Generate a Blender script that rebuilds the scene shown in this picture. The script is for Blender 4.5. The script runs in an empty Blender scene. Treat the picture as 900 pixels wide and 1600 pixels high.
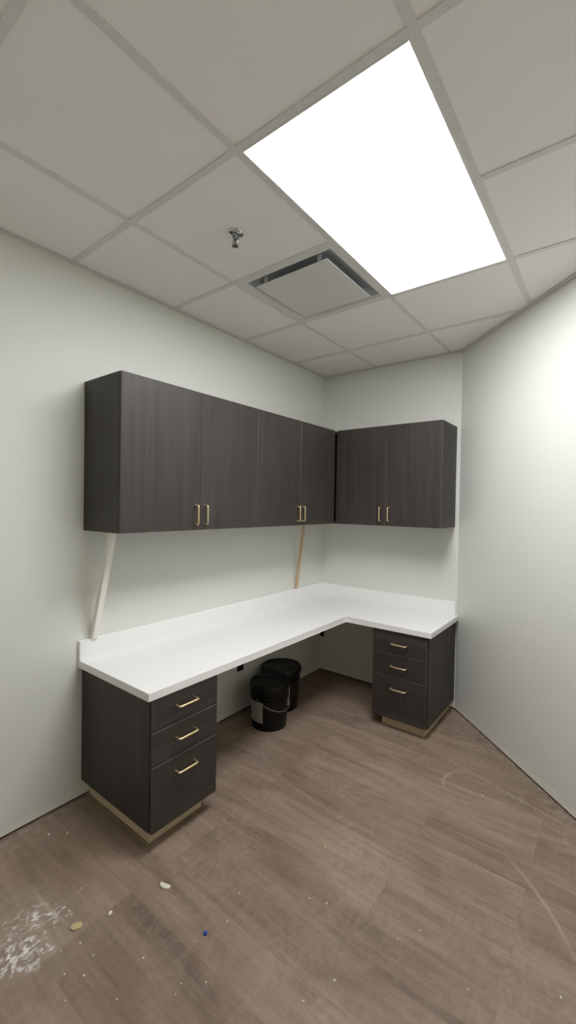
import bpy, bmesh, math, random
from mathutils import Vector, Matrix
random.seed(7)
S = bpy.context.scene
COL = S.collection

# ------------------------------------------------------------------ helpers
def mesh_obj(name, bm, mats, parent=None, loc=(0, 0, 0), smooth=False):
    me = bpy.data.meshes.new(name)
    bmesh.ops.recalc_face_normals(bm, faces=bm.faces[:])
    bm.to_mesh(me); bm.free()
    for m in (mats if isinstance(mats, (list, tuple)) else [mats]):
        me.materials.append(m)
    if smooth:
        for p in me.polygons: p.use_smooth = True
        try: me.set_sharp_from_angle(angle=math.radians(40))
        except Exception: pass
    o = bpy.data.objects.new(name, me); COL.objects.link(o)
    o.location = loc
    if parent: o.parent = parent
    return o

def tag(o, label, cat, group=None):
    o['label'] = label; o['category'] = cat
    if group: o['group'] = group
    return o

def thing(name, label, cat, loc=(0, 0, 0), rz=0, group=None):
    o = bpy.data.objects.new(name, None); COL.objects.link(o)
    o.empty_display_size = .05
    o.location = loc; o.rotation_euler = (0, 0, rz)
    return tag(o, label, cat, group)

def struct(name, bm, mats, parent=None):
    o = mesh_obj(name, bm, mats, parent)
    o['kind'] = 'structure'
    return o

def add_box(bm, lo, hi, bev=0, mat=0, bmat=None, seg=1):
    lo, hi = Vector(lo), Vector(hi)
    r = bmesh.ops.create_cube(bm, size=1)
    vs = r['verts']
    c = (lo + hi) / 2; d = hi - lo
    for v in vs: v.co = Vector((v.co.x * d.x, v.co.y * d.y, v.co.z * d.z)) + c
    fs = {f for v in vs for f in v.link_faces}
    for f in fs: f.material_index = mat
    if bev:
        es = list({e for v in vs for e in v.link_edges})
        bmesh.ops.bevel(bm, geom=es, offset=bev, segments=seg, affect='EDGES', profile=.5,
                        material=-1 if bmat is None else bmat)
    return bm

def box(lo, hi, **k):
    return add_box(bmesh.new(), lo, hi, **k)

def add_prism(bm, pts, z0, z1, mat=0):
    b = [bm.verts.new((x, y, z0)) for x, y in pts]
    t = [bm.verts.new((x, y, z1)) for x, y in pts]
    n = len(pts); fs = [bm.faces.new(b[::-1]), bm.faces.new(t)]
    for i in range(n): fs.append(bm.faces.new((b[i], b[(i+1) % n], t[(i+1) % n], t[i])))
    for f in fs: f.material_index = mat
    return bm

def add_lathe(bm, prof, n=40, c=(0, 0), mat=0):
    """prof: list of (r, z); r=0 closes with a fan."""
    rings = []
    for r, z in prof:
        if r < 1e-6: rings.append([bm.verts.new((c[0], c[1], z))])
        else: rings.append([bm.verts.new((c[0] + r*math.cos(2*math.pi*k/n), c[1] + r*math.sin(2*math.pi*k/n), z)) for k in range(n)])
    for a, b in zip(rings, rings[1:]):
        for k in range(n):
            k2 = (k+1) % n
            if len(a) == 1 and len(b) == 1: continue
            if len(a) == 1: f = bm.faces.new((a[0], b[k], b[k2]))
            elif len(b) == 1: f = bm.faces.new((a[k], b[0], a[k2]))
            else: f = bm.faces.new((a[k], b[k], b[k2], a[k2]))
            f.material_index = mat
    return bm

def add_tube(bm, pts, r, n=8, mat=0):
    pts = [Vector(p) for p in pts]
    rings = []
    t0 = (pts[1] - pts[0]).normalized()
    ref = Vector((0, 0, 1)) if abs(t0.z) < .9 else Vector((1, 0, 0))
    nrm = (ref - ref.dot(t0) * t0).normalized()
    for i, p in enumerate(pts):
        if i == 0: t = t0
        elif i == len(pts)-1: t = (pts[-1] - pts[-2]).normalized()
        else: t = ((pts[i+1] - p).normalized() + (p - pts[i-1]).normalized()).normalized()
        nrm = (nrm - nrm.dot(t) * t).normalized()
        bn = t.cross(nrm)
        rings.append([bm.verts.new(p + r*(math.cos(2*math.pi*k/n)*nrm + math.sin(2*math.pi*k/n)*bn)) for k in range(n)])
    for a, b in zip(rings, rings[1:]):
        for k in range(n):
            bm.faces.new((a[k], b[k], b[(k+1) % n], a[(k+1) % n])).material_index = mat
    bm.faces.new(rings[0][::-1]).material_index = mat; bm.faces.new(rings[-1]).material_index = mat
    return bm

def fillet(pts, rad, n=5):
    out = [Vector(pts[0])]
    for a, b, c in zip(pts, pts[1:], pts[2:]):
        a, b, c = Vector(a), Vector(b), Vector(c)
        u = (a-b).normalized(); v = (c-b).normalized()
        p, q = b + u*rad, b + v*rad
        for i in range(n+1):
            t = i/n
            out.append((1-t)**2*p + 2*t*(1-t)*b + t*t*q)
    out.append(Vector(pts[-1]))
    return out

# ------------------------------------------------------------------ materials
def srgb(r, g, b):
    f = lambda c: (c/255/12.92) if c/255 <= .04045 else ((c/255+.055)/1.055)**2.4
    return (f(r), f(g), f(b), 1)

class NT:
    def __init__(s, name):
        s.m = bpy.data.materials.new(name); s.m.use_nodes = True
        s.t = s.m.node_tree; s.b = s.t.nodes['Principled BSDF']
    def n(s, typ, **kw):
        nd = s.t.nodes.new(typ)
        for k, v in kw.items():
            if k.startswith('i_'):
                key = k[2:]
                nd.inputs[int(key) if key.isdigit() else key.replace('_', ' ')].default_value = v
            else: setattr(nd, k, v)
        return nd
    def l(s, a, b): s.t.links.new(a, b); return s
    def math(s, op, a, b=None, c=None, clamp=False):
        nd = s.n('ShaderNodeMath', operation=op, use_clamp=clamp)
        for i, x in enumerate((a, b, c)):
            if x is None: continue
            if isinstance(x, (int, float)): nd.inputs[i].default_value = x
            else: s.l(x, nd.inputs[i])
        return nd.outputs[0]
    def noise(s, vec, scale=5, detail=4, rough=.5, dist=0, sc=None, loc=None, rot=None):
        if sc or loc or rot:
            mp = s.n('ShaderNodeMapping')
            if sc: mp.inputs['Scale'].default_value = sc
            if loc: mp.inputs['Location'].default_value = loc
            if rot: mp.inputs['Rotation'].default_value = rot
            s.l(vec, mp.inputs['Vector']); vec = mp.outputs[0]
        nd = s.n('ShaderNodeTexNoise')
        nd.inputs['Scale'].default_value = scale; nd.inputs['Detail'].default_value = detail
        nd.inputs['Roughness'].default_value = rough; nd.inputs['Distortion'].default_value = dist
        s.l(vec, nd.inputs['Vector'])
        return nd.outputs['Fac']
    def ramp(s, fac, stops):
        nd = s.n('ShaderNodeValToRGB'); cr = nd.color_ramp
        while len(cr.elements) < len(stops): cr.elements.new(.5)
        for e, (p, c) in zip(cr.elements, stops):
            e.position = p; e.color = c if isinstance(c, tuple) else (c, c, c, 1)
        s.l(fac, nd.inputs[0]); return nd.outputs[0]
    def mix(s, fac, a, b, mode='MIX'):
        nd = s.n('ShaderNodeMix', data_type='RGBA', blend_type=mode)
        for i, x in ((0, fac), (6, a), (7, b)):
            if isinstance(x, (int, float, tuple)): nd.inputs[i].default_value = x
            else: s.l(x, nd.inputs[i])
        return nd.outputs[2]
    def col(s, c):
        if isinstance(c, tuple): s.b.inputs['Base Color'].default_value = c
        else: s.l(c, s.b.inputs['Base Color'])
    def rough(s, r):
        if isinstance(r, (int, float)): s.b.inputs['Roughness'].default_value = r
        else: s.l(r, s.b.inputs['Roughness'])
    def bump(s, h, strength=.1, dist=.01):
        nd = s.n('ShaderNodeBump'); nd.inputs['Strength'].default_value = strength
        nd.inputs['Distance'].default_value = dist
        s.l(h, nd.inputs['Height']); s.l(nd.outputs[0], s.b.inputs['Normal'])
    def obj(s): return s.n('ShaderNodeTexCoord').outputs['Object']
    def pos(s): return s.n('ShaderNodeNewGeometry').outputs['Position']

def plain(name, c, rough=.5, metal=0, spec=None):
    t = NT(name); t.rough(rough); t.b.inputs['Metallic'].default_value = metal
    if spec is not None: t.b.inputs['Specular IOR Level'].default_value = spec
    o = t.obj(); n = t.noise(o, 60, 3)
    t.col(t.mix(n, tuple(x*.94 for x in c[:3])+(1,), tuple(min(1, x*1.06) for x in c[:3])+(1,)))
    return t.m

def laminate(name, axis):
    """dark woodgrain laminate, grain along axis (0 x, 1 y, 2 z)"""
    t = NT(name); o = t.pos()
    s1 = [1, 1, 1]; s1[axis] = .035
    s2 = [1, 1, 1]; s2[axis] = .012
    a = t.noise(o, 26, 5, .6, .4, sc=tuple(s1))
    b = t.noise(o, 150, 3, .6, .0, sc=tuple(s2), loc=(3, 1, 2))
    c = t.noise(o, 3.2, 2, .5, .3, sc=(1, 1, 1), loc=(5, 2, 8))
    f = t.math('ADD', t.math('MULTIPLY', a, .55), t.math('ADD', t.math('MULTIPLY', b, .3), t.math('MULTIPLY', c, .15)))
    t.col(t.ramp(f, [(.34, LAM_D), (.5, LAM_M), (.66, LAM_L)]))
    t.rough(t.ramp(f, [(.3, .42), (.7, .52)]))
    t.b.inputs['Specular IOR Level'].default_value = .38
    t.bump(b, .05, .001)
    return t.m
LAM_D, LAM_M, LAM_L = srgb(51, 46, 43), srgb(59, 54, 51), srgb(70, 65, 61)
M_lamV = laminate('dark_woodgrain_vertical', 2)
M_lamX = laminate('dark_woodgrain_along_x', 0)
M_lamY = laminate('dark_woodgrain_along_y', 1)
M_edge = plain('edge_band_highlight', srgb(96, 90, 86), .4)  # edge banding, with the light its edges catch put into the colour
M_inner = plain('carcass_shadow_gap', srgb(30, 28, 27), .7)
M_brass = plain('brushed_brass', srgb(246, 226, 178), .42, 1)
M_chrome = plain('chrome', srgb(200, 202, 204), .15, 1)
M_black = plain('black_plastic', srgb(9, 9, 10), .45, 0, .3)
M_lid = plain('black_lid_plastic', srgb(11, 11, 12), .4, 0, .35)
M_hole = plain('dark_cavity', srgb(12, 12, 12), .8)
M_wire = plain('galvanised_wire', srgb(150, 150, 150), .4, .8)
M_frame = plain('white_enamel', srgb(222, 222, 220), .45)
M_bar = plain('ceiling_grid_enamel', srgb(222, 219, 217), .5)
M_throat = plain('vent_throat_metal', srgb(172, 178, 183), .5)
M_whitewood = plain('white_painted_wood', srgb(244, 242, 234), .55)
M_blue = plain('blue_plastic', srgb(28, 72, 170), .45)
M_chip = plain('plaster_white', srgb(235, 232, 224), .8)
M_string = plain('pale_string', srgb(205, 192, 172), .8)

def wall_mat(name):
    t = NT(name); p = t.pos()
    n = t.noise(p, 1.3, 3, .5)
    base = t.mix(n, srgb(220, 222, 213), srgb(223, 225, 217))
    # unpainted joint compound at the foot of the drywall, ragged upper edge
    sep = t.n('ShaderNodeSeparateXYZ'); t.l(p, sep.inputs[0])
    rag = t.noise(p, 9, 5, .65)
    h = t.math('ADD', t.math('MULTIPLY', rag, .15), -.014)
    m = t.math('MULTIPLY', t.math('SUBTRACT', h, sep.outputs[2]), 60, clamp=True)
    mott = t.noise(p, 30, 4, .6, 1.0)
    m2 = t.math('MULTIPLY', m, t.ramp(mott, [(.35, .25), (.6, .9)]))
    t.col(t.mix(m2, base, srgb(238, 235, 226)))
    t.rough(.55)
    fine = t.noise(p, 380, 2, .5)
    hh = t.math('ADD', t.math('MULTIPLY', fine, .06), t.math('MULTIPLY', t.math('MULTIPLY', m, mott), .8))
    t.bump(hh, .25, .004)
    return t.m
M_wall = wall_mat('painted_drywall')

def ceil_mat():
    t = NT('ceiling_tile'); p = t.pos()
    n = t.noise(p, 240, 3, .6)
    b = t.noise(p, 2.0, 3, .5)
    t.col(t.mix(b, srgb(243, 240, 238), srgb(246, 243, 241))); t.rough(.9)
    t.bump(n, .12, .002)
    return t.m
M_tile = ceil_mat()

def counter_mat():
    t = NT('white_solid_surface'); p = t.pos()
    n = t.noise(p, 90, 3, .6)
    t.col(t.mix(n, srgb(238, 238, 236), srgb(243, 243, 241))); t.rough(.38)
    return t.m
M_counter = counter_mat()

def ply_mat():
    t = NT('raw_plywood'); p = t.pos()
    n = t.noise(p, 40, 4, .6, .3, sc=(.12, .12, 1))
    t.col(t.mix(n, srgb(190, 172, 142), srgb(212, 196, 166))); t.rough(.7)
    return t.m
M_ply = ply_mat()

def pine_mat():
    t = NT('pine_stick'); p = t.pos()
    n = t.noise(p, 60, 4, .6, .3, sc=(1, 1, .1))
    t.col(t.mix(n, srgb(186, 158, 124), srgb(212, 186, 150))); t.rough(.65)
    return t.m
M_pine = pine_mat()

def label_mat():
    t = NT('grey_paper_label'); o = t.obj()
    n = t.noise(o, 30, 3)
    t.col(t.mix(n, srgb(205, 205, 200), srgb(218, 218, 213))); t.rough(.6)
    return t.m
M_label = label_mat()

def floor_mat():
    t = NT('vinyl_plank_floor'); p = t.obj()
    mp = t.n('ShaderNodeMapping'); mp.inputs['Location'].default_value = (.53, 1.722 + .1653*40, 0)
    t.l(p, mp.inputs['Vector'])
    br = t.n('ShaderNodeTexBrick', offset=.37, offset_frequency=3, squash=1)
    br.inputs['Color1'].default_value = (0, 0, 0, 1); br.inputs['Color2'].default_value = (1, 1, 1, 1)
    br.inputs['Mortar'].default_value = (.5, .5, .5, 1)
    br.inputs['Scale'].default_value = 1; br.inputs['Mortar Size'].default_value = .0011
    br.inputs['Mortar Smooth'].default_value = .3
    br.inputs['Brick Width'].default_value = 1.22; br.inputs['Row Height'].default_value = .1653
    t.l(mp.outputs[0], br.inputs['Vector'])
    plank = br.outputs['Color']; seam = br.outputs['Fac']
    # grain shifted per plank
    off = t.n('ShaderNodeVectorMath', operation='MULTIPLY'); t.l(plank, off.inputs[0]); off.inputs[1].default_value = (7, 5, 3)
    ad = t.n('ShaderNodeVectorMath', operation='ADD'); t.l(p, ad.inputs[0]); t.l(off.outputs[0], ad.inputs[1])
    g1 = t.noise(ad.outputs[0], 9, 6, .62, .9, sc=(.16, 1, 1))
    g2 = t.noise(ad.outputs[0], 60, 4, .6, .2, sc=(.05, 1, 1))
    g3 = t.noise(ad.outputs[0], 2.2, 3, .5, .4, sc=(.4, 1, 1))
    f = t.math('ADD', t.math('MULTIPLY', g1, .5), t.math('ADD', t.math('MULTIPLY', g2, .22), t.math('MULTIPLY', g3, .28)))
    wood = t.ramp(f, [(.33, srgb(100, 83, 70)), (.5, srgb(132, 113, 97)), (.66, srgb(158, 138, 119))])
    sep = t.n('ShaderNodeSeparateColor'); t.l(plank, sep.inputs[0])
    tone = t.ramp(sep.outputs[0], [(0, .85), (1, 1.09)])
    wood = t.mix(1.0, wood, tone, 'MULTIPLY')
    wood = t.mix(t.math('MULTIPLY', seam, .26), wood, srgb(84, 68, 58))
    sx = t.n('ShaderNodeSeparateXYZ'); t.l(p, sx.inputs[0]); X, Y = sx.outputs[0], sx.outputs[1]
    # construction dust: cloudy film with swept scratches, thicker towards the left wall side
    d1 = t.noise(p, 2.4, 5, .6, .8, loc=(2, 4, 0))
    d2 = t.noise(p, 16, 6, .68, 2.2, loc=(1, 7, 0), sc=(1, .55, 1), rot=(0, 0, .7))
    d3 = t.noise(p, 60, 5, .7, 1.5, sc=(.35, 1, 1), rot=(0, 0, -.5))
    film = t.math('MULTIPLY', t.ramp(d1, [(.32, 0), (.72, 1)]), t.ramp(d2, [(.36, .1), (.7, 1)]))
    film = t.math('ADD', t.math('MULTIPLY', film, .58), t.math('MULTIPLY', t.ramp(d3, [(.52, 0), (.76, 1)]), .26))
    wood = t.mix(film, wood, srgb(172, 158, 142))
    def blob(cx, cy, rx, ry, ang=0):
        ca, sa = math.cos(ang), math.sin(ang)
        dx = t.math('SUBTRACT', X, cx); dy = t.math('SUBTRACT', Y, cy)
        u = t.math('ADD', t.math('MULTIPLY', dx, ca/rx), t.math('MULTIPLY', dy, sa/rx))
        v = t.math('ADD', t.math('MULTIPLY', dx, -sa/ry), t.math('MULTIPLY', dy, ca/ry))
        r2 = t.math('ADD', t.math('MULTIPLY', u, u), t.math('MULTIPLY', v, v))
        return t.math('SUBTRACT', 1.0, r2, clamp=True)
    def arc(cx, cy, R, w, px, py, pr):
        dx = t.math('SUBTRACT', X, cx); dy = t.math('SUBTRACT', Y, cy)
        r = t.math('SQRT', t.math('ADD', t.math('MULTIPLY', dx, dx), t.math('MULTIPLY', dy, dy)))
        a = t.math('ABSOLUTE', t.math('SUBTRACT', r, R))
        k = t.math('SUBTRACT', 1.0, t.math('DIVIDE', a, w), clamp=True)
        return t.math('MULTIPLY', k, blob(px, py, pr, pr))
    # wet plaster strokes and blots, their glossy highlights painted in white
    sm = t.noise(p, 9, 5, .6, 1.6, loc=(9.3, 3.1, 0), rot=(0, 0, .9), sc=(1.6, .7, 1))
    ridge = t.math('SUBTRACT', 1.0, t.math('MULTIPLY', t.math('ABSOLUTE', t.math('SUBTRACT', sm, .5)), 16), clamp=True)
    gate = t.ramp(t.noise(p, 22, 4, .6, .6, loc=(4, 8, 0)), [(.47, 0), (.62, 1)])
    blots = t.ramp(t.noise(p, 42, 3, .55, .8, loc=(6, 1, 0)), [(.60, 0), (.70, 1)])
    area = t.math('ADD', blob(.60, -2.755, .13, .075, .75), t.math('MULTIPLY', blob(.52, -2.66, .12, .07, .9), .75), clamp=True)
    smear_glint = t.math('MULTIPLY', t.math('MULTIPLY', t.math('ADD', t.math('MULTIPLY', ridge, gate), t.math('MULTIPLY', blots, 1.0), clamp=True), t.math('POWER', area, .5)), 1.35, clamp=True)
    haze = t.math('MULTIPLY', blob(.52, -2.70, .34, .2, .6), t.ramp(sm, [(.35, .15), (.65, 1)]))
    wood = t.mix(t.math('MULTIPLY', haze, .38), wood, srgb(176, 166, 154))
    wood = t.mix(t.math('MULTIPLY', smear_glint, .8), wood, srgb(250, 249, 246))
    # long scuffs
    sc = t.math('ADD', arc(1.59, -.88, .165, .010, 1.43, -.87, .13), arc(1.20, -2.05, 1.0, .011, 1.94, -1.44, .26))
    sc = t.math('ADD', sc, arc(.45, -1.8, .82, .012, .50, -2.62, .16))
    wood = t.mix(t.math('MULTIPLY', sc, .42, clamp=True), wood, srgb(190, 178, 162))
    # dust line along the walls
    wl = t.math('MULTIPLY', t.math('SUBTRACT', 1.0, t.math('DIVIDE', X, .12), clamp=True), t.ramp(d2, [(.42, 0), (.66, 1)]))
    wood = t.mix(t.math('MULTIPLY', wl, .7), wood, srgb(176, 168, 156))
    dw = t.math('SUBTRACT', X, t.math('MULTIPLY', Y, -1.0))     # x + y relative to the oblique wall
    dw = t.math('SUBTRACT', 1.2213, t.math('ADD', X, Y))
    w2 = t.math('MULTIPLY', t.math('SUBTRACT', 1.0, t.math('DIVIDE', t.math('ABSOLUTE', dw), .09), clamp=True), t.ramp(d2, [(.46, 0), (.66, 1)]))
    wood = t.mix(t.math('MULTIPLY', w2, .5), wood, srgb(176, 166, 152))
    t.col(wood)
    t.rough(t.math('SUBTRACT', t.math('ADD', .5, t.math('MULTIPLY', film, .5)), t.math('MULTIPLY', smear_glint, .25)))
    t.b.inputs['Specular IOR Level'].default_value = .35
    h = t.math('ADD', t.math('MULTIPLY', g2, .3), t.math('MULTIPLY', seam, -1))
    h = t.math('ADD', h, t.math('MULTIPLY', smear_glint, 1.5))
    t.bump(h, .25, .002)
    return t.m
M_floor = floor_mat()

def emis(name, c, s):
    m = bpy.data.materials.new(name); m.use_nodes = True
    b = m.node_tree.nodes['Principled BSDF']
    b.inputs['Base Color'].default_value = (.9, .9, .9, 1); b.inputs['Roughness'].default_value = .5
    b.inputs['Emission Color'].default_value = c; b.inputs['Emission Strength'].default_value = s
    return m
LIGHT = 20.3
M_emit = emis('lit_panel_diffuser', (1.0, .992, 1.03, 1), LIGHT)

# ------------------------------------------------------------------ room
T = .6096
H = 2.7053
W = 1.2213
UX, UY = .7087, -.7055            # direction of the oblique right wall
LEN = 2.5  # shortened out of view so the unseen side wall bounces more light
RX, RY = W + UX*LEN, UY*LEN       # end of the oblique wall
REAR = -4.1  # unseen wall behind the camera, drawn in for more bounced light
room = [(0, 0), (0, REAR), (RX, REAR), (RX, RY), (W, 0)]   # counter-clockwise

G = .013                          # gap under the drywall
TH = .1
def wall(name, a, b, ext0=0, ext1=0):
    a, b = Vector(a), Vector(b); d = (b-a).normalized(); n = Vector((d.y, -d.x))   # outward for ccw room
    a2 = a - d*ext0; b2 = b + d*ext1
    bm = bmesh.new()
    add_prism(bm, [a2, b2, b2+n*TH, a2+n*TH], G, H+.05)
    return struct(name, bm, M_wall), (a, b, n)
ws = []
def area2(p): return sum(p[i][0]*p[(i+1) % len(p)][1]-p[(i+1) % len(p)][0]*p[i][1] for i in range(len(p)))
if area2(room) < 0: room.reverse()
wn = {((0, 0), (0, REAR)): 'wall_left', ((0, REAR), (RX, REAR)): 'wall_rear_unseen', ((RX, REAR), (RX, RY)): 'wall_side_unseen',
      ((RX, RY), (W, 0)): 'wall_right', ((W, 0), (0, 0)): 'wall_back'}
ti = 1
for i in range(5):
    a, b = room[i], room[(i+1) % 5]
    nm = wn.get((a, b)) or wn.get((b, a))
    o, (A, B, n) = wall(nm, a, b)
    bm = bmesh.new()
    A2, B2 = A + n*.018, B + n*.018
    add_prism(bm, [A2, B2, B2+n*.06, A2+n*.06], 0, G)
    struct('gap_shade_%d' % ti, bm, M_hole); ti += 1  # recessed strip under the drywall, shade of the gap painted near-black

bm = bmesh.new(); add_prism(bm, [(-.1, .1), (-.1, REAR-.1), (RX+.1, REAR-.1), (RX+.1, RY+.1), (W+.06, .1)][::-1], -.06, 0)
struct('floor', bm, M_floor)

# ceiling: tiles cell by cell, grid bars and perimeter angle
XB, Y4 = .5214, -.4836
xs = [XB + T*i for i in range(-1, 8)]
ys = [Y4 + T - T*i for i in range(0, 10)]
def clip_poly(poly, conv):
    for i in range(len(conv)):
        a, b = conv[i], conv[(i+1) % len(conv)]
        side = lambda p: (b[0]-a[0])*(p[1]-a[1]) - (b[1]-a[1])*(p[0]-a[0])
        out = []
        for k in range(len(poly)):
            p, q = poly[k], poly[(k+1) % len(poly)]
            sp, sq = side(p), side(q)
            if sp >= 0: out.append(p)
            if (sp > 0 and sq < 0) or (sp < 0 and sq > 0):
                t = sp/(sp-sq); out.append((p[0]+(q[0]-p[0])*t, p[1]+(q[1]-p[1])*t))
        poly = out
        if len(poly) < 3: return []
    return poly
def is_open(cx, cy):
    for (x0, x1, y0, y1) in OPEN:
        if x0 < cx < x1 and y0 < cy < y1: return True
    return False
XA, XC = XB+T, XB+2*T
Y3, Y2, Y1 = Y4-T, Y4-2*T, Y4-3*T
OPEN = [(XA, XC, Y1, Y3), (XB, XA, Y2, Y3)]
cb = bmesh.new()
for i in range(len(xs)-1):
    for j in range(len(ys)-1):
        if is_open((xs[i]+xs[i+1])/2, (ys[j]+ys[j+1])/2): continue
        q = [(xs[i], ys[j+1]), (xs[i+1], ys[j+1]), (xs[i+1], ys[j]), (xs[i], ys[j])]
        c = clip_poly(q, room)
        if len(c) >= 3 and abs(area2(c)) > 1e-4:
            add_prism(cb, c, H+.005, H+.02)
ceiling = struct('ceiling', cb, M_tile)
gb = bmesh.new()
bw = .0125
def bar(x0, x1, y0, y1, z0=0, z1=.006):
    c = clip_poly([(x0, y0), (x1, y0), (x1, y1), (x0, y1)], room)
    if len(c) >= 3: add_prism(gb, c, H+z0, H+z1)
for x in xs:
    if 0 < x < RX: bar(x-bw, x+bw, REAR, 0)
for y in ys:
    if not (REAR < y < 0): continue
    for i in range(len(xs)-1):
        if abs(y-Y2) < .01 and abs(xs[i]-XA) < .01: continue      # the light spans two cells
        bar(xs[i]+bw, xs[i+1]-bw, y-bw, y+bw, 0, .0055)
o = mesh_obj('ceiling_grid', gb, M_bar, ceiling); o['kind'] = 'structure'
ab = bmesh.new()
for i in range(5):
    a, b = Vector(room[i]), Vector(room[(i+1) % 5]); d = (b-a).normalized(); n = Vector((-d.y, d.x))
    add_prism(ab, [a + n*.0005, b + n*.0005, b - d*.02 + n*.022, a + d*.02 + n*.022] if i != 99 else [], H-.001, H+.001)
    add_prism(ab, [a + n*.0002, b + n*.0002, b + n*.0012, a + n*.0012], H-.001, H+.012)
o = mesh_obj('wall_angle', ab, M_bar, ceiling); o['kind'] = 'structure'

# ------------------------------------------------------------------ ceiling fixtures
def make_light(x0, y0, label):
    r = thing('ceiling_light', label, 'light', (x0+T/2, y0+T, H))
    hx, hy = T/2-bw+.0, T-bw
    ix, iy = .2845, .590
    b = bmesh.new()
    for s in (-1, 1):
        add_box(b, (min(s*ix, s*hx), -hy, -.002), (max(s*ix, s*hx), hy, .012), bev=.0015)
        add_box(b, (-ix, min(s*iy, s*hy), -.002), (ix, max(s*iy, s*hy), .012), bev=.0015)
    mesh_obj('frame', b, M_frame, r)
    b = box((-ix-.002, -iy-.002, .004), (ix+.002, iy+.002, .009))
    o = mesh_obj('diffuser', b, M_emit, r); o['label'] = 'glowing white diffuser'
    b = box((-hx, -hy, .012), (hx, hy, .05), bev=.003)
    mesh_obj('housing', b, M_frame, r)
    return r
make_light(XA, Y1, 'large bright rectangular flat panel light set in the ceiling grid')

# square plaque air vent
v = thing('ceiling_vent', 'square white plaque air vent beside the bright light panel in the ceiling', 'vent', ((XB+XA)/2, (Y2+Y3)/2, H))
b = bmesh.new()
ho, hi = T/2-bw, .272
rings = [[(s*h, t*h, z) for s, t in ((-1, -1), (1, -1), (1, 1), (-1, 1))] for h, z in ((ho, .004), (ho, -.001), (hi, -.001), (hi-.012, .012))]
vv = [[b.verts.new(p) for p in rg] for rg in rings]
for A, B in zip(vv, vv[1:]):
    for k in range(4): b.faces.new((A[k], B[k], B[(k+1) % 4], A[(k+1) % 4]))
mesh_obj('frame', b, M_frame, v)
b = bmesh.new()
rings = [[(s*h, t*h, z) for s, t in ((-1, -1), (1, -1), (1, 1), (-1, 1))] for h, z in ((hi-.011, .012), (.245, .022), (.20, .040), (.19, .046))]
vv = [[b.verts.new(p) for p in rg] for rg in rings]
for A, B in zip(vv, vv[1:]):
    for k in range(4): b.faces.new((A[k], B[k], B[(k+1) % 4], A[(k+1) % 4]))
b.faces.new(vv[-1])
o = mesh_obj('throat', b, M_throat, v); o['label'] = 'grey sloping throat'
b = box((-.225, -.225, -.0095), (.225, .225, -.0055), bev=.0012, seg=2)
mesh_obj('plaque', b, M_frame, v)
for sx in (-1, 1):
    for sy in (-1, 1):
        b = bmesh.new()
        add_box(b, (sx*.17-.012, sy*.205-.0015, -.006), (sx*.17+.012, sy*.205+.0015, .038))
        add_box(b, (sx*.17-.012, sy*.205-.012, -.006), (sx*.17+.012, sy*.205+.012, -.003))
        mesh_obj('bracket', b, M_frame, v)

# sprinkler head
s = thing('sprinkler_head', 'small chrome fire sprinkler head hanging below a ceiling tile', 'sprinkler', ((XB+XA)/2-.006, (Y1+Y2)/2+.008, H+.005))
b = add_lathe(bmesh.new(), [(.012, -.010), (.030, -.009), (.036, -.004), (.037, 0), (.030, 0), (.012, 0), (.012, -.010)], 36)
mesh_obj('escutcheon', b, M_chrome, s, smooth=True)
b = add_lathe(bmesh.new(), [(0, 0), (.0125, 0), (.0125, -.014), (.015, -.015), (.015, -.022), (.009, -.024), (.009, -.028), (0, -.028)], 6)
mesh_obj('body', b, M_chrome, s)
b = bmesh.new()
for sg in (-1, 1):
    add_tube(b, fillet([(sg*.009, 0, -.024), (sg*.015, 0, -.034), (sg*.011, 0, -.048), (sg*.002, 0, -.054)], .006), .0026, 8)
mesh_obj('yoke', b, M_chrome, s, smooth=True)
b = add_lathe(bmesh.new(), [(0, -.027), (.003, -.027), (.003, -.052), (0, -.052)], 10)
o = mesh_obj('bulb', b, plain('dark_glass_bulb', srgb(70, 66, 64), .2), s, smooth=True)
b = bmesh.new()
add_lathe(b, [(0, -.053), (.005, -.053), (.0055, -.057), (.0, -.057)], 16)
for k in range(10):
    a = 2*math.pi*k/10; d = Vector((math.cos(a), math.sin(a))); n = Vector((-d.y, d.x))
    add_prism(b, [d*.004-n*.002, d*.0145-n*.0035, d*.0145+n*.0035, d*.004+n*.002], -.0565, -.0553)
mesh_obj('deflector', b, M_chrome, s)

# ------------------------------------------------------------------ cabinets
def pull(name, parent, c, along, out, length=.112, stand=.03, r=.0048):
    """D-shaped bar pull centred at c on the front face"""
    c, al, ou = Vector(c), Vector(along), Vector(out)
    h = length/2 - r
    pts = [c - al*h + ou*.0005, c - al*h + ou*stand, c + al*h + ou*stand, c + al*h + ou*.0005]
    b = add_tube(bmesh.new(), fillet(pts, .011, 6), r, 10)
    o = mesh_obj(name, b, M_brass, parent, smooth=True); o['label'] = 'brass bar handle'
    return o

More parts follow.
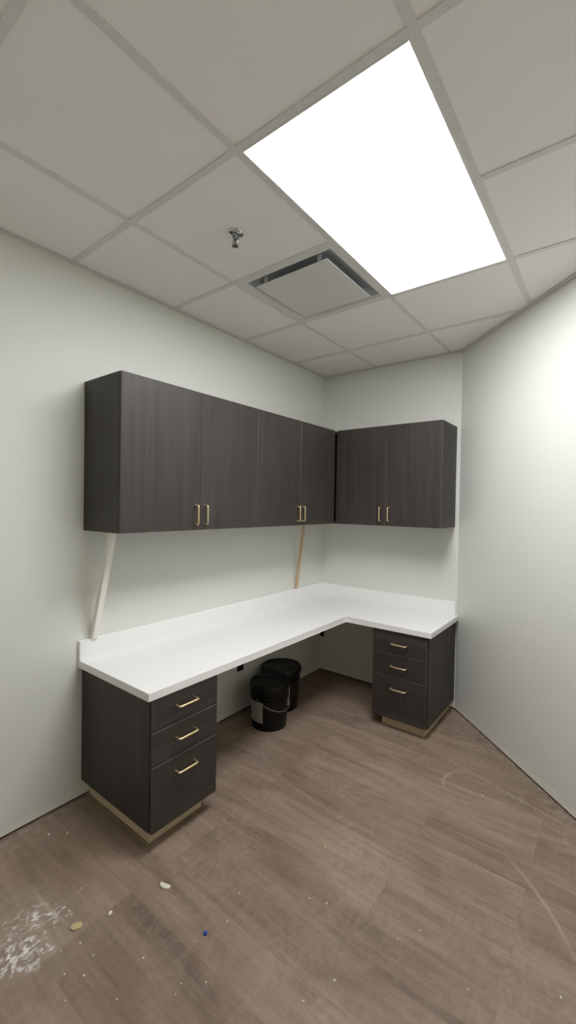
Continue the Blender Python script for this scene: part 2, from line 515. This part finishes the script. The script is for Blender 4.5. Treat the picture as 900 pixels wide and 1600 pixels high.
UT, UB = 2.1413, 1.3841
DU = .3398
TD = .019
def carcass(b, lo, hi, open_axis, sgn, t=.018, bmat=1):
    """panels of a cabinet box, open on its front (closed off by doors)"""
    x0, y0, z0 = lo; x1, y1, z1 = hi
    if open_axis == 0:
        add_box(b, (x0, y0, z0), (x1, y0+t, z1), bev=.0008, bmat=bmat)
        add_box(b, (x0, y1-t, z0), (x1, y1, z1), bev=.0008, bmat=bmat)
        add_box(b, (x0, y0+t, z0), (x1, y1-t, z0+t)); add_box(b, (x0, y0+t, z1-t), (x1, y1-t, z1))
        add_box(b, (x0, y0+t, z0+t), (x0+.006, y1-t, z1-t))
    else:
        add_box(b, (x0, y0, z0), (x0+t, y1, z1), bev=.0008, bmat=bmat)
        add_box(b, (x1-t, y0, z0), (x1, y1, z1), bev=.0008, bmat=bmat)
        add_box(b, (x0+t, y0, z0), (x1-t, y1, z0+t)); add_box(b, (x0+t, y0, z1-t), (x1-t, y1, z1))
        add_box(b, (x0+t, y1-.006, z0+t), (x1-t, y1, z1-t))

def slab(name, lo, hi, mat, parent):
    return mesh_obj(name, box(lo, hi, bev=.0016, bmat=1), [mat, M_edge], parent)

# left run, two-door unit nearest the camera
def upper_left(y0, y1, split, ydoor_end, hl, hr, label):
    r = thing('wall_cabinet', label, 'cabinet', (.001, (y0+y1)/2, UB), group='dark wall cabinets')
    L = Vector(r.location)
    rel = lambda x, y, z: Vector((x, y, z)) - L
    b = bmesh.new()
    carcass(b, rel(.001, y0, UB), rel(DU-TD-.002, y1, UT), 0, 1)
    if y1 > -.3:   # filler strip in the inner corner
        add_box(b, rel(DU-TD-.002, ydoor_end+.003, UB+.001), rel(DU-.010, -DU-.001, UT-.001))
    mesh_obj('body', b, [M_lamV, M_edge], r)
    for (a, c, hy) in ((y0+.0005, split-.0012, hl), (split+.0012, ydoor_end, hr)):
        d = slab('door', rel(DU-TD, a, UB+.001), rel(DU, c, UT-.001), M_lamV, r)
        pull('handle', d, rel(DU, hy, 1.4695), (0, 0, 1), (1, 0, 0))
    return r
upper_left(-2.2424, -1.2962, -1.7603, -1.2967, -1.799, -1.733, 'dark woodgrain wall cabinet at the near end of the long left run, end panel showing')
upper_left(-1.2942, -.001, -.822, -.3600, -.862, -.803, 'dark woodgrain wall cabinet on the left wall running into the inner corner')

def upper_right():
    x0, x1 = DU+.002, 1.1941
    r = thing('wall_cabinet', 'dark woodgrain two-door wall cabinet mounted on the short back wall', 'cabinet', ((x0+x1)/2, -.001, UB), group='dark wall cabinets')
    L = Vector(r.location); rel = lambda x, y, z: Vector((x, y, z)) - L
    b = bmesh.new()
    carcass(b, rel(x0, -DU+TD+.002, UB), rel(x1, -.001, UT), 1, -1)
    add_box(b, rel(x0, -DU+.010, UB+.001), rel(.3585, -DU+TD+.002, UT-.001))
    mesh_obj('body', b, [M_lamV, M_edge], r)
    for a, c, hx in ((.361, .7827-.0012, .743), (.7827+.0012, x1-.0005, .811)):
        d = slab('door', rel(a, -DU, UB+.001), rel(c, -DU+TD, UT-.001), M_lamV, r)
        pull('handle', d, rel(hx, -DU, 1.474), (0, 0, 1), (0, -1, 0))
    return r
upper_right()

ZC, TC = .7213, .0373
ZU = ZC-TC
def base_left():
    y0, y1, zb, bf = -2.2434, -1.8658, .094, .607
    r = thing('base_cabinet', 'dark three-drawer pedestal cabinet under the near left end of the white countertop', 'cabinet', (.3, (y0+y1)/2, 0), group='drawer pedestals')
    L = Vector(r.location); rel = lambda x, y, z: Vector((x, y, z)) - L
    b = bmesh.new(); carcass(b, rel(.001, y0, zb), rel(bf-TD-.003, y1, ZU-.0005), 0, 1)
    mesh_obj('body', b, [M_lamV, M_edge], r)
    b = bmesh.new()
    add_box(b, rel(.002, -2.2, 0), rel(.515, -2.182, zb)); add_box(b, rel(.002, -1.917, 0), rel(.515, -1.899, zb))
    add_box(b, rel(.515, -2.2, 0), rel(.533, -1.899, zb))
    o = mesh_obj('toe_kick', b, M_ply, r); o['label'] = 'raw plywood plinth'
    for za, zt, hz in ((.5395, ZU-.004, .619), (.3875, .5365, .4725), (zb+.001, .3845, .320)):
        d = slab('drawer', rel(bf-TD, y0+.003, za), rel(bf, y1-.001, zt), M_lamY, r)
        pull('handle', d, rel(bf, -2.064, hz), (0, 1, 0), (1, 0, 0), length=.118)
def base_right():
    x0, x1, zb, bf = .8236, 1.2150, .074, .590
    r = thing('base_cabinet', 'dark three-drawer pedestal cabinet under the far right end of the white countertop', 'cabinet', ((x0+x1)/2, -.3, 0), group='drawer pedestals')
    L = Vector(r.location); rel = lambda x, y, z: Vector((x, y, z)) - L
    b = bmesh.new(); carcass(b, rel(x0, -bf+TD+.003, zb), rel(x1, -.001, ZU-.0005), 1, -1)
    mesh_obj('body', b, [M_lamV, M_edge], r)
    b = bmesh.new()
    add_box(b, rel(.879, -.52, 0), rel(.897, -.002, zb)); add_box(b, rel(1.165, -.52, 0), rel(1.183, -.002, zb))
    add_box(b, rel(.879, -.538, 0), rel(1.183, -.52, zb))
    o = mesh_obj('toe_kick', b, M_ply, r); o['label'] = 'raw plywood plinth'
    for za, zt, hz in ((.5246, ZU-.004, .600), (.3697, .5216, .447), (zb+.001, .3667, .293)):
        d = slab('drawer', rel(x0+.001, -bf, za), rel(x1-.008, -bf+TD, zt), M_lamX, r)
        pull('handle', d, rel(1.020, -bf, hz), (1, 0, 0), (0, -1, 0), length=.118)
base_left(); base_right()

# countertop
ct = thing('countertop', 'white L-shaped countertop spanning both drawer pedestals', 'countertop', (.3, -.3, ZU))
L = Vector(ct.location)
YC, XE, DC, DCR = -2.2655, 1.2372, .6118, .6034
pts = [(.001, YC), (DC, YC), (DC, -DCR-.008), (DC+.008, -DCR), (XE, -DCR), (XE, -.0195), (W-.003, -.001), (.001, -.001)]
b = add_prism(bmesh.new(), [(x-L.x, y-L.y) for x, y in pts], 0, TC)
bmesh.ops.bevel(b, geom=b.edges[:], offset=.0022, segments=2, affect='EDGES', profile=.5)
mesh_obj('worktop', b, M_counter, ct)
for lo, hi in (((.001, YC, ZC), (.0205, -.001, ZC+.099)), ((.0205, -.0205, ZC), (1.2155, -.001, ZC+.099))):
    mesh_obj('backsplash', box(Vector(lo)-L, Vector(hi)-L, bev=.0018, seg=2), M_counter, ct)

# props between splash and wall cabinets
def prop(name, a, c, w, mat, label):
    a, c = Vector(a), Vector(c)
    d = c-a; o = thing_mesh(name, d, w, mat, a); tag(o, label, 'stick')
def thing_mesh(name, d, w, mat, a):
    z = d.normalized(); x = Vector((0, 1, 0)); x = (x - x.dot(z)*z).normalized(); y = z.cross(x)
    b = bmesh.new()
    lo = []
    q = [(-w/2, -w/2), (w/2, -w/2), (w/2, w/2), (-w/2, w/2)]
    # ends cut level so the stick stands flat on the splash and bears flat on the cabinet
    A = [b.verts.new(x*s + y*t - z*((x*s + y*t).z/z.z)) for s, t in q]
    B = [b.verts.new(d + x*s + y*t - z*((x*s + y*t).z/z.z)) for s, t in q]
    b.faces.new(A[::-1]); b.faces.new(B)
    for k in range(4): b.faces.new((A[k], A[(k+1) % 4], B[(k+1) % 4], B[k]))
    bmesh.ops.bevel(b, geom=b.edges[:], offset=.001, segments=1, affect='EDGES')
    return mesh_obj(name, b, mat, None, a)
prop('wooden_prop', (.0155, -2.19, ZC+.0995), (.190, -2.192, UB-.0005), .030, M_whitewood, 'white painted stick leaning from the backsplash up to the near wall cabinet')
prop('wooden_prop', (.0145, -.412, ZC+.0995), (.112, -.452, UB-.0005), .020, M_pine, 'bare wood stick propped between the backsplash and the corner wall cabinet')

# ------------------------------------------------------------------ outlet boxes under the counter
def outlet(lo, hi, axis, label):
    lo, hi = Vector(lo), Vector(hi); c = (lo+hi)/2
    o = thing('outlet_box', label, 'outlet box', c, group='black outlet boxes under the counter')
    b = bmesh.new(); t = .005
    l, h = lo-c, hi-c
    k = 1 if axis == 0 else 0
    def bx(a0, a1, z0, z1, d0, d1):
        p = [0, 0, 0]; q = [0, 0, 0]
        p[k], q[k], p[2], q[2], p[axis], q[axis] = a0, a1, z0, z1, d0, d1
        add_box(b, p, q)
    bx(l[k], l[k]+t, l.z, h.z, l[axis], h[axis]); bx(h[k]-t, h[k], l.z, h.z, l[axis], h[axis])
    bx(l[k]+t, h[k]-t, l.z, l.z+t, l[axis], h[axis]); bx(l[k]+t, h[k]-t, h.z-t, h.z, l[axis], h[axis])
    mesh_obj('rim', b, M_black, o)
    p = Vector(l); q = Vector(h); p[k] += t; q[k] -= t; p.z += t; q.z -= t
    if axis == 0: q.x = l.x + .002
    else: p.y = h.y - .002
    mesh_obj('back', box(p, q), M_hole, o)
outlet((.0005, -1.102, .312), (.008, -1.044, .412), 0, 'black outlet box on the left wall beside the front bucket')
outlet((.004, -.008, .318), (.040, -.0005, .418), 1, 'black outlet box low in the corner behind the buckets')

# ------------------------------------------------------------------ buckets
def bucket(x, y, rb, rt, rl, h, label, ear, bailtilt, lab_a0, lab_a1, lab_z, cap, lipdeep):
    r = thing('bucket', label, 'bucket', (x, y, 0), group='black plastic buckets')
    zl = h-.036
    R = lambda z: rb + (rt-rb)*z/h
    prof = [(0, .004), (rb-.012, .004), (rb-.008, 0), (rb-.002, 0), (rb, .004)]
    for z in (.06, .12, .18): prof.append((R(z), z))
    for z in (zl-.062, zl-.036, zl-.012):
        prof += [(R(z), z), (R(z)+.0055, z+.002), (R(z)+.0055, z+.007), (R(z), z+.009)]
    prof += [(R(zl), zl), (R(zl)+.001, zl+.02), (R(zl)-.004, zl+.02), (0, zl+.02)]
    mesh_obj('body', add_lathe(bmesh.new(), prof, 56), M_black, r, smooth=True)
    lp = [(R(zl)+.002, zl-.001), (rl-.002, zl-.001), (rl, zl+.002), (rl, zl+.02), (rl-.002, h-.004), (rl-.006, h), (rl-.012, h), (rl-.016, h-lipdeep), (rl*.72, h-lipdeep), (rl*.70, h-lipdeep+.004), (rl*.45, h-lipdeep+.004), (rl*.43, h-lipdeep), (0, h-lipdeep)]
    b = add_lathe(bmesh.new(), lp, 56)
    for k in range(28):       # grip ribs of the lid skirt
        a = 2*math.pi*k/28; d = Vector((math.cos(a), math.sin(a))); n = Vector((-d.y, d.x))
        add_prism(b, [d*(rl-.001)-n*.002, d*(rl+.0022)-n*.0012, d*(rl+.0022)+n*.0012, d*(rl-.001)+n*.002], zl+.002, h-.012)
    lid = mesh_obj('lid', b, M_lid, r, smooth=True)
    if cap:
        ca = cap
        b = add_lathe(bmesh.new(), [(.021, h-lipdeep), (.021, h-lipdeep+.006), (.018, h-lipdeep+.009), (.008, h-lipdeep+.009), (.006, h-lipdeep+.0065), (0, h-lipdeep+.0065)], 20, (math.cos(ca)*rl*.5, math.sin(ca)*rl*.5))
        mesh_obj('spout_cap', b, M_lid, lid, smooth=True)
    ze = zl-.045
    re = R(ze)+.006
    # ears
    for sg in (0, math.pi):
        a = ear+sg; d = Vector((math.cos(a), math.sin(a), 0)); n = Vector((-d.y, d.x, 0)); up = Vector((0, 0, 1))
        b = bmesh.new(); k = 14
        A = [b.verts.new(d*(re-.008) + (n*math.cos(2*math.pi*i/k)+up*math.sin(2*math.pi*i/k))*.014 + up*ze) for i in range(k)]
        B = [b.verts.new(d*(re+.006) + (n*math.cos(2*math.pi*i/k)+up*math.sin(2*math.pi*i/k))*.011 + up*ze) for i in range(k)]
        b.faces.new(A[::-1]); b.faces.new(B)
        for i in range(k): b.faces.new((A[i], A[(i+1) % k], B[(i+1) % k], B[i]))
        mesh_obj('handle_ear', b, M_black, r)
    # wire bail hanging down on one side
    d = Vector((math.cos(ear), math.sin(ear), 0)); n = Vector((-d.y, d.x, 0))*bailtilt[0]
    pts = []
    for i in range(33):
        th = math.pi*i/32
        q = d*math.cos(th)*(re+.007)
        out = math.sin(th)
        zz = ze - bailtilt[1]*out
        rad = re + .007
        w = math.sqrt(max(0, rad*rad - (math.cos(th)*rad)**2))
        pts.append(q + n*w + Vector((0, 0, zz)))
    o = mesh_obj('bail', add_tube(bmesh.new(), pts, .0022, 8), M_wire, r, smooth=True); o['label'] = 'wire bail handle'
    # paper label wrapped on the wall
    b = bmesh.new(); nn = 16; rows = []
    for z in lab_z:
        rows.append([b.verts.new(((R(z)+.0012)*math.cos(lab_a0+(lab_a1-lab_a0)*i/nn), (R(z)+.0012)*math.sin(lab_a0+(lab_a1-lab_a0)*i/nn), z)) for i in range(nn+1)])
    for i in range(nn): b.faces.new((rows[0][i], rows[0][i+1], rows[1][i+1], rows[1][i]))
    bmesh.ops.solidify(b, geom=b.faces[:], thickness=.0006)
    o = mesh_obj('label', b, M_label, r, smooth=True); o['label'] = 'blank grey paper label'
    # printed rule across the label
    return r
D = math.radians
cam_az1 = math.atan2(-3.335+1.04, 2.164-.255)
bucket(.266, -1.050, .121, .133, .140, .300, 'black plastic bucket in front, with grey label and wire bail', cam_az1-D(38), (1, .085), cam_az1-D(105), cam_az1-D(20), (.055, .195), cam_az1+.6, .013)
cam_az2 = math.atan2(-3.335+.71, 2.164-.18)
bucket(.158, -.779, .126, .138, .150, .308, 'black plastic bucket behind, partly hidden, nearest the corner', cam_az2+D(120), (1, .10), cam_az2-D(40), cam_az2+D(29), (.05, .22), cam_az2+1.2, .008)

# ------------------------------------------------------------------ floor litter
def shard(name, x, y, L, Wd, h, rz, mat, seed, lift=.25):
    rnd = random.Random(seed)
    b = bmesh.new()
    n = 7
    bot, top = [], []
    for k in range(n):
        a = 2*math.pi*k/n; q = .6+.6*rnd.random()
        px, py = math.cos(a)*L/2*q, math.sin(a)*Wd/2*q
        bot.append(b.verts.new((px*.96, py*.96, 0)))
        top.append(b.verts.new((px, py, h*(.55+.6*rnd.random()))))
    cb_ = b.verts.new((0, 0, 0)); ctp = b.verts.new((L*.04, Wd*.05, h*(1+lift)))
    for k in range(n):
        k2 = (k+1) % n
        b.faces.new((bot[k], bot[k2], top[k2], top[k])); b.faces.new((cb_, bot[k2], bot[k])); b.faces.new((ctp, top[k], top[k2]))
    o = mesh_obj(name, b, mat, None, (x, y, 0)); o.rotation_euler.z = rz
    return o
M_tan = plain('tan_wood_chip', srgb(192, 172, 128), .7)
M_paper = plain('torn_white_paper', srgb(226, 222, 206), .75)
tag(shard('wood_chip', .656, -2.587, .056, .030, .007, .95, M_tan, 3), 'tan wood chip lying on the floor at lower left', 'chip')
tag(shard('paper_scrap', .778, -2.289, .060, .030, .010, .25, M_paper, 8, .5), 'crumpled white paper scrap on the floor in front of the near pedestal', 'paper')
tag(shard('plastic_bit', 1.040, -2.317, .014, .011, .009, .3, M_blue, 5), 'tiny blue plastic bit on the floor', 'plastic bit')
spots = [(.707, -2.485, .018), (.939, -2.5, .008), (.836, -2.65, .009), (.725, -2.607, .008), (.783, -2.687, .007), (1.067, -2.235, .007),
         (1.022, -2.126, .006), (1.25, -1.971, .009), (1.315, -1.946, .007), (1.158, -2.418, .008), (1.479, -2.158, .009), (1.433, -2.267, .007),
         (.908, -1.964, .006), (1.163, -1.722, .007), (1.634, -1.825, .006), (1.585, -1.904, .006), (1.824, -1.916, .007), (2.061, -1.757, .009),
         (1.631, -.907, .011), (1.681, -1.105, .007), (.136, -2.459, .014), (1.10, -2.47, .006), (1.11, -2.50, .006), (.19, -2.40, .009),
         (.70, -2.66, .006), (.80, -2.60, .006), (.66, -2.70, .006), (.86, -2.72, .006), (.98, -2.62, .006), (.52, -2.50, .007), (.40, -2.42, .006), (.701, -1.67, .007)]
base = None
for i, (x, y, sz) in enumerate(spots):
    if base is None:
        o = base = shard('plaster_crumb', x, y, 1, .7, .45, 0, M_chip, 21)
    else:
        o = base.copy(); COL.objects.link(o)
    o.location = (x, y, 0); o.rotation_euler = (0, 0, random.uniform(0, 6.28)); o.scale = (sz, sz, sz)
    tag(o, 'tiny white plaster crumb lying on the dusty plank floor', 'crumb', 'plaster crumbs on the floor')
b = bmesh.new()
A, B = Vector((1.20, -.63, .0012)), Vector((2.30, -.976, .0012))
pts = [A.lerp(B, i/24) + Vector((0, .0025*math.sin(i*.9), 0)) for i in range(25)]
tag(mesh_obj('string', add_tube(b, pts, .0010, 6), M_string), 'thin pale string stretched straight across the floor near the oblique wall', 'string')

# ------------------------------------------------------------------ camera, world, view
P = dict(c=(2.1642, -3.3352, 1.532), yaw=.6566, pitch=-.0168, roll=.0167, f=667.3254)
y, p, ro = P['yaw'], P['pitch'], P['roll']
fw = Vector((-math.sin(y)*math.cos(p), math.cos(y)*math.cos(p), math.sin(p)))
rt = Vector((math.cos(y), math.sin(y), 0)); up = rt.cross(fw)
r2 = rt*math.cos(ro) + up*math.sin(ro); u2 = -rt*math.sin(ro) + up*math.cos(ro)
cd = bpy.data.cameras.new('camera'); cam = bpy.data.objects.new('camera', cd); COL.objects.link(cam)
cd.sensor_fit = 'VERTICAL'; cd.sensor_height = 32; cd.lens = P['f']/1600*32
cd.clip_start = .02; cd.clip_end = 50
m = Matrix((r2, u2, -fw)).transposed().to_4x4(); m.translation = Vector(P['c'])
cam.matrix_world = m
S.camera = cam
w = bpy.data.worlds.new('world'); S.world = w; w.use_nodes = True
w.node_tree.nodes['Background'].inputs[0].default_value = (0, 0, 0, 1)
w.node_tree.nodes['Background'].inputs[1].default_value = 0
S.view_settings.view_transform = 'Standard'; S.view_settings.look = 'None'
S.view_settings.exposure = 0; S.view_settings.gamma = 1; S.view_settings.use_curve_mapping = False
S.cycles.use_denoising = True
S.cycles.max_bounces = 16; S.cycles.diffuse_bounces = 10
